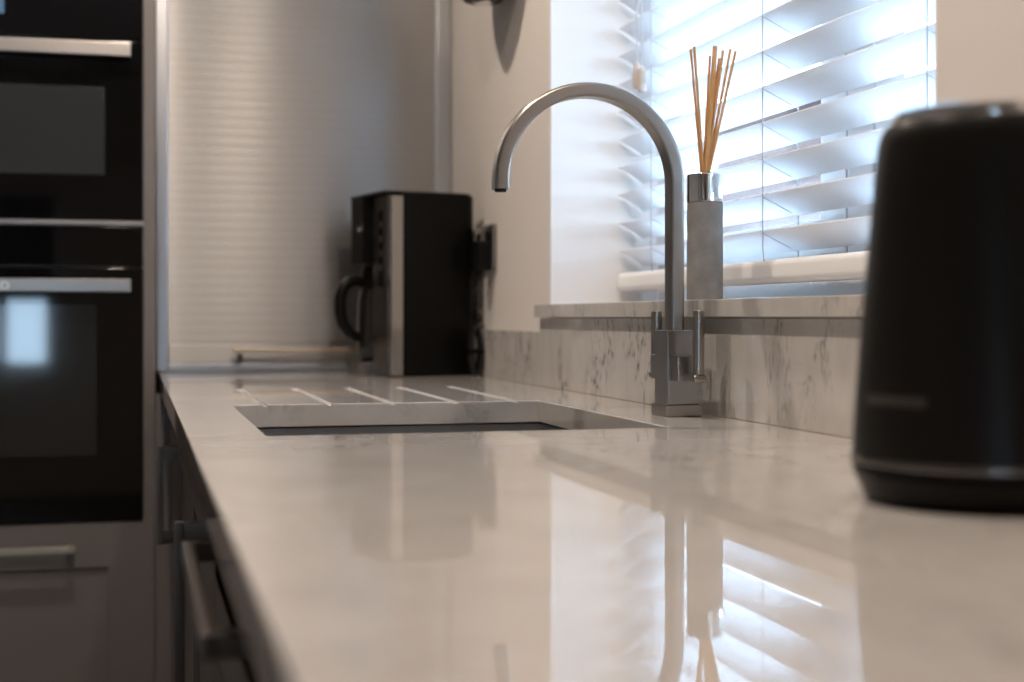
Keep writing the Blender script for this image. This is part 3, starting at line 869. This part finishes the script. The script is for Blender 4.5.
# ------------------------------------------------------------------ base cabinets under the worktop
XD = .0715                                    # door faces
def shaker_yz(parent, y0, y1, z0, z1, name, stile=.085):
    bm = grid_slab([y0, y0 + stile, y1 - stile, y1], [z0, z0 + stile, z1 - stile, z1], [[.020] * 3, [.020, .012, .020], [.020] * 3], 0.0)
    for v in bm.verts:
        a, zz, t = v.co
        v.co = (XD + .020 - t, a, zz)
    o = part(name, bm, M['taupe'], parent, 0)
    b = o.modifiers.new('edge', 'BEVEL'); b.width = .0012; b.segments = 2; b.limit_method = 'ANGLE'; b.angle_limit = R(50)
    return o
def handle_yz(parent, ya, yb, za, zb, vertical):
    if vertical:
        o = part('bar_handle', B(XD - .0345, XD - .0245, ya, yb, za, zb, bev=.0012), M['handle'], parent)
        for zz in (za + .007, zb - .014):
            part('handle_post', B(XD - .0250, XD - .0002, ya, yb, zz - .006, zz + .0135, bev=.001), M['handle'], parent)
    else:
        o = part('bar_handle', B(XD - .0345, XD - .0245, ya, yb, za, zb, bev=.0012), M['handle'], parent)
        for yy in (ya, yb - .014):
            part('handle_post', B(XD - .0250, XD - .0002, yy + .001, yy + .013, za, zb, bev=.001), M['handle'], parent)
    return o
def base_unit(y0, y1, label, fronts):
    t = thing('base_cabinet', label, 'cabinet', ((XD + .65) / 2, (y0 + y1) / 2, .13))
    for yy in (y0 + .0005, y1 - .0185):
        part('side', B(XD + .0215, .640, yy, yy + .018, .13, WT - .0308), M['carcass'], t)
    part('bottom', B(XD + .0215, .640, y0 + .019, y1 - .019, .13, .148), M['carcass'], t)
    part('back', B(.622, .639, y0 + .019, y1 - .019, .149, WT - .0308), M['carcass'], t)
    for kind, z0, z1, h in fronts:
        f = shaker_yz(t, y0 + .002, y1 - .002, z0, z1, kind)
        handle_yz(f, *h)
    return t
zt0 = WT - .040
def drawer_fronts(y0, y1, ha, hb):
    return [('drawer', WT - .190, zt0, (ha, hb, WT - .088, WT - .072, False)),
            ('drawer', WT - .480, WT - .194, (ha, hb, WT - .245, WT - .229, False)),
            ('drawer', .132, WT - .484, (ha, hb, WT - .535, WT - .519, False))]
base_unit(-.465, .135, 'base cabinet with taupe drawers nearest to the camera, under the worktop', drawer_fronts(-.465, .135, -.35, .02))
base_unit(.136, .735, 'base cabinet with taupe drawers under the worktop in front of the kettle', drawer_fronts(.136, .735, .26, .61))
base_unit(.736, 1.336, 'base cabinet with a horizontal drawer handle, between kettle and sink', drawer_fronts(.736, 1.336, .855, 1.215))
base_unit(1.337, 1.937, 'sink base cabinet with one tall vertical handle, under the sink', [('door', .132, zt0, (1.424, 1.440, WT - .268, WT - .086, True))])
base_unit(1.938, 2.560, 'base cabinet with the farthest vertical handle, beside the oven housing', [('door', .132, zt0, (2.490, 2.506, WT - .272, WT - .105, True))])
solo('corner_filler', prism(bmesh.new(), [(XD, 2.5625), (XD + .02, 2.5625), (XD + .02, YO + .004), (.0405, YO + .004), (.0405, YO - .014), (XD, YO - .014)], .132, zt0, bev=.001), M['taupe'], 'taupe filler panel between the last base cabinet and the oven housing', 'panel', (XD + .01, 2.76, .132))
solo('plinth', B(XD + .06, XD + .078, -.46, YO - .01, 0.0005, .129, bev=.001), M['kick'], 'taupe plinth board along the foot of the base cabinets', 'plinth', (XD + .07, 1.2, .0005))

# ------------------------------------------------------------------ ceiling downlights
def downlight(x, y, label, dim=1.0):
    t = thing('downlight', label, 'lamp', (x, y, RZ - .012), 'ceiling downlights')
    part('ring', lathe(bmesh.new(), [(.033, RZ - .0125), (.046, RZ - .011), (.047, RZ - .0005), (.033, RZ - .0005)], x, y, 32, cap=False), M['white_metal'], t, 40)
    part('lens', lathe(bmesh.new(), [(.0325, RZ - .0065), (.0325, RZ - .0005)], x, y, 32), M['lamp'], t, 40)
    ld = bpy.data.lights.new('downlight_lamp', 'SPOT')
    ld.energy = LAMP_POWER * 4 * dim; ld.color = LAMP_COLOUR; ld.shadow_soft_size = .030
    ld.spot_size = R(178); ld.spot_blend = 0.6
    lo = bpy.data.objects.new('downlight_lamp', ld); C.objects.link(lo)
    lo.parent = t; lo.location = (0, 0, -.012)
for x, y, dim, lab in ((-.03, 2.20, 1.1, 'ceiling downlight above the coffee machine end of the worktop'), (-.06, 1.05, 1.0, 'ceiling downlight above the worktop between sink and kettle'),
                  (.40, .55, .70, 'ceiling downlight above the kettle')):
    downlight(x, y, lab, dim)

# ------------------------------------------------------------------ outside the window
struct('ground', B(XW + WTH + .02, 30, -12, 40, -.3, -.12), M['paving'], 'paved ground outside the window')
nh = thing('neighbouring_house', 'red brick house across the garden, seen between the blind slats', 'house', (12, 18, -.12))
HX = 9.0
part('wall', B(HX, HX + 6, 8.0, 30.0, -.12, 4.1), M['brick'], nh, 0)
bm = bmesh.new()
ra = [bm.verts.new(p) for p in ((HX - .3, 7.7, 4.0), (HX + 6.3, 7.7, 4.0), (HX + 3, 7.7, 4.4))]
rb_ = [bm.verts.new(p) for p in ((HX - .3, 30.3, 4.0), (HX + 6.3, 30.3, 4.0), (HX + 3, 30.3, 4.4))]
for i in range(3):
    bm.faces.new((ra[i], ra[(i + 1) % 3], rb_[(i + 1) % 3], rb_[i]))
bm.faces.new(ra); bm.faces.new(rb_)
part('roof', bm, M['roof'], nh, 0)
part('stone_band', B(HX - .04, HX + .02, 8.0, 30.0, .30, .62), M['stone'], nh, 0)
for y0 in (12.0, 23.5):
    f = part('window', B(HX - .04, HX + .1, y0, y0 + 1.6, 1.0, 2.3, bev=.01), M['upvc'], nh, 0)
    part('pane', B(HX - .05, HX - .039, y0 + .08, y0 + 1.52, 1.08, 2.22), M['oven_glass'], f, 0)
    part('window_ledge', B(HX - .1, HX + .05, y0 - .1, y0 + 1.7, .92, 1.0), M['stone'], f, 0)
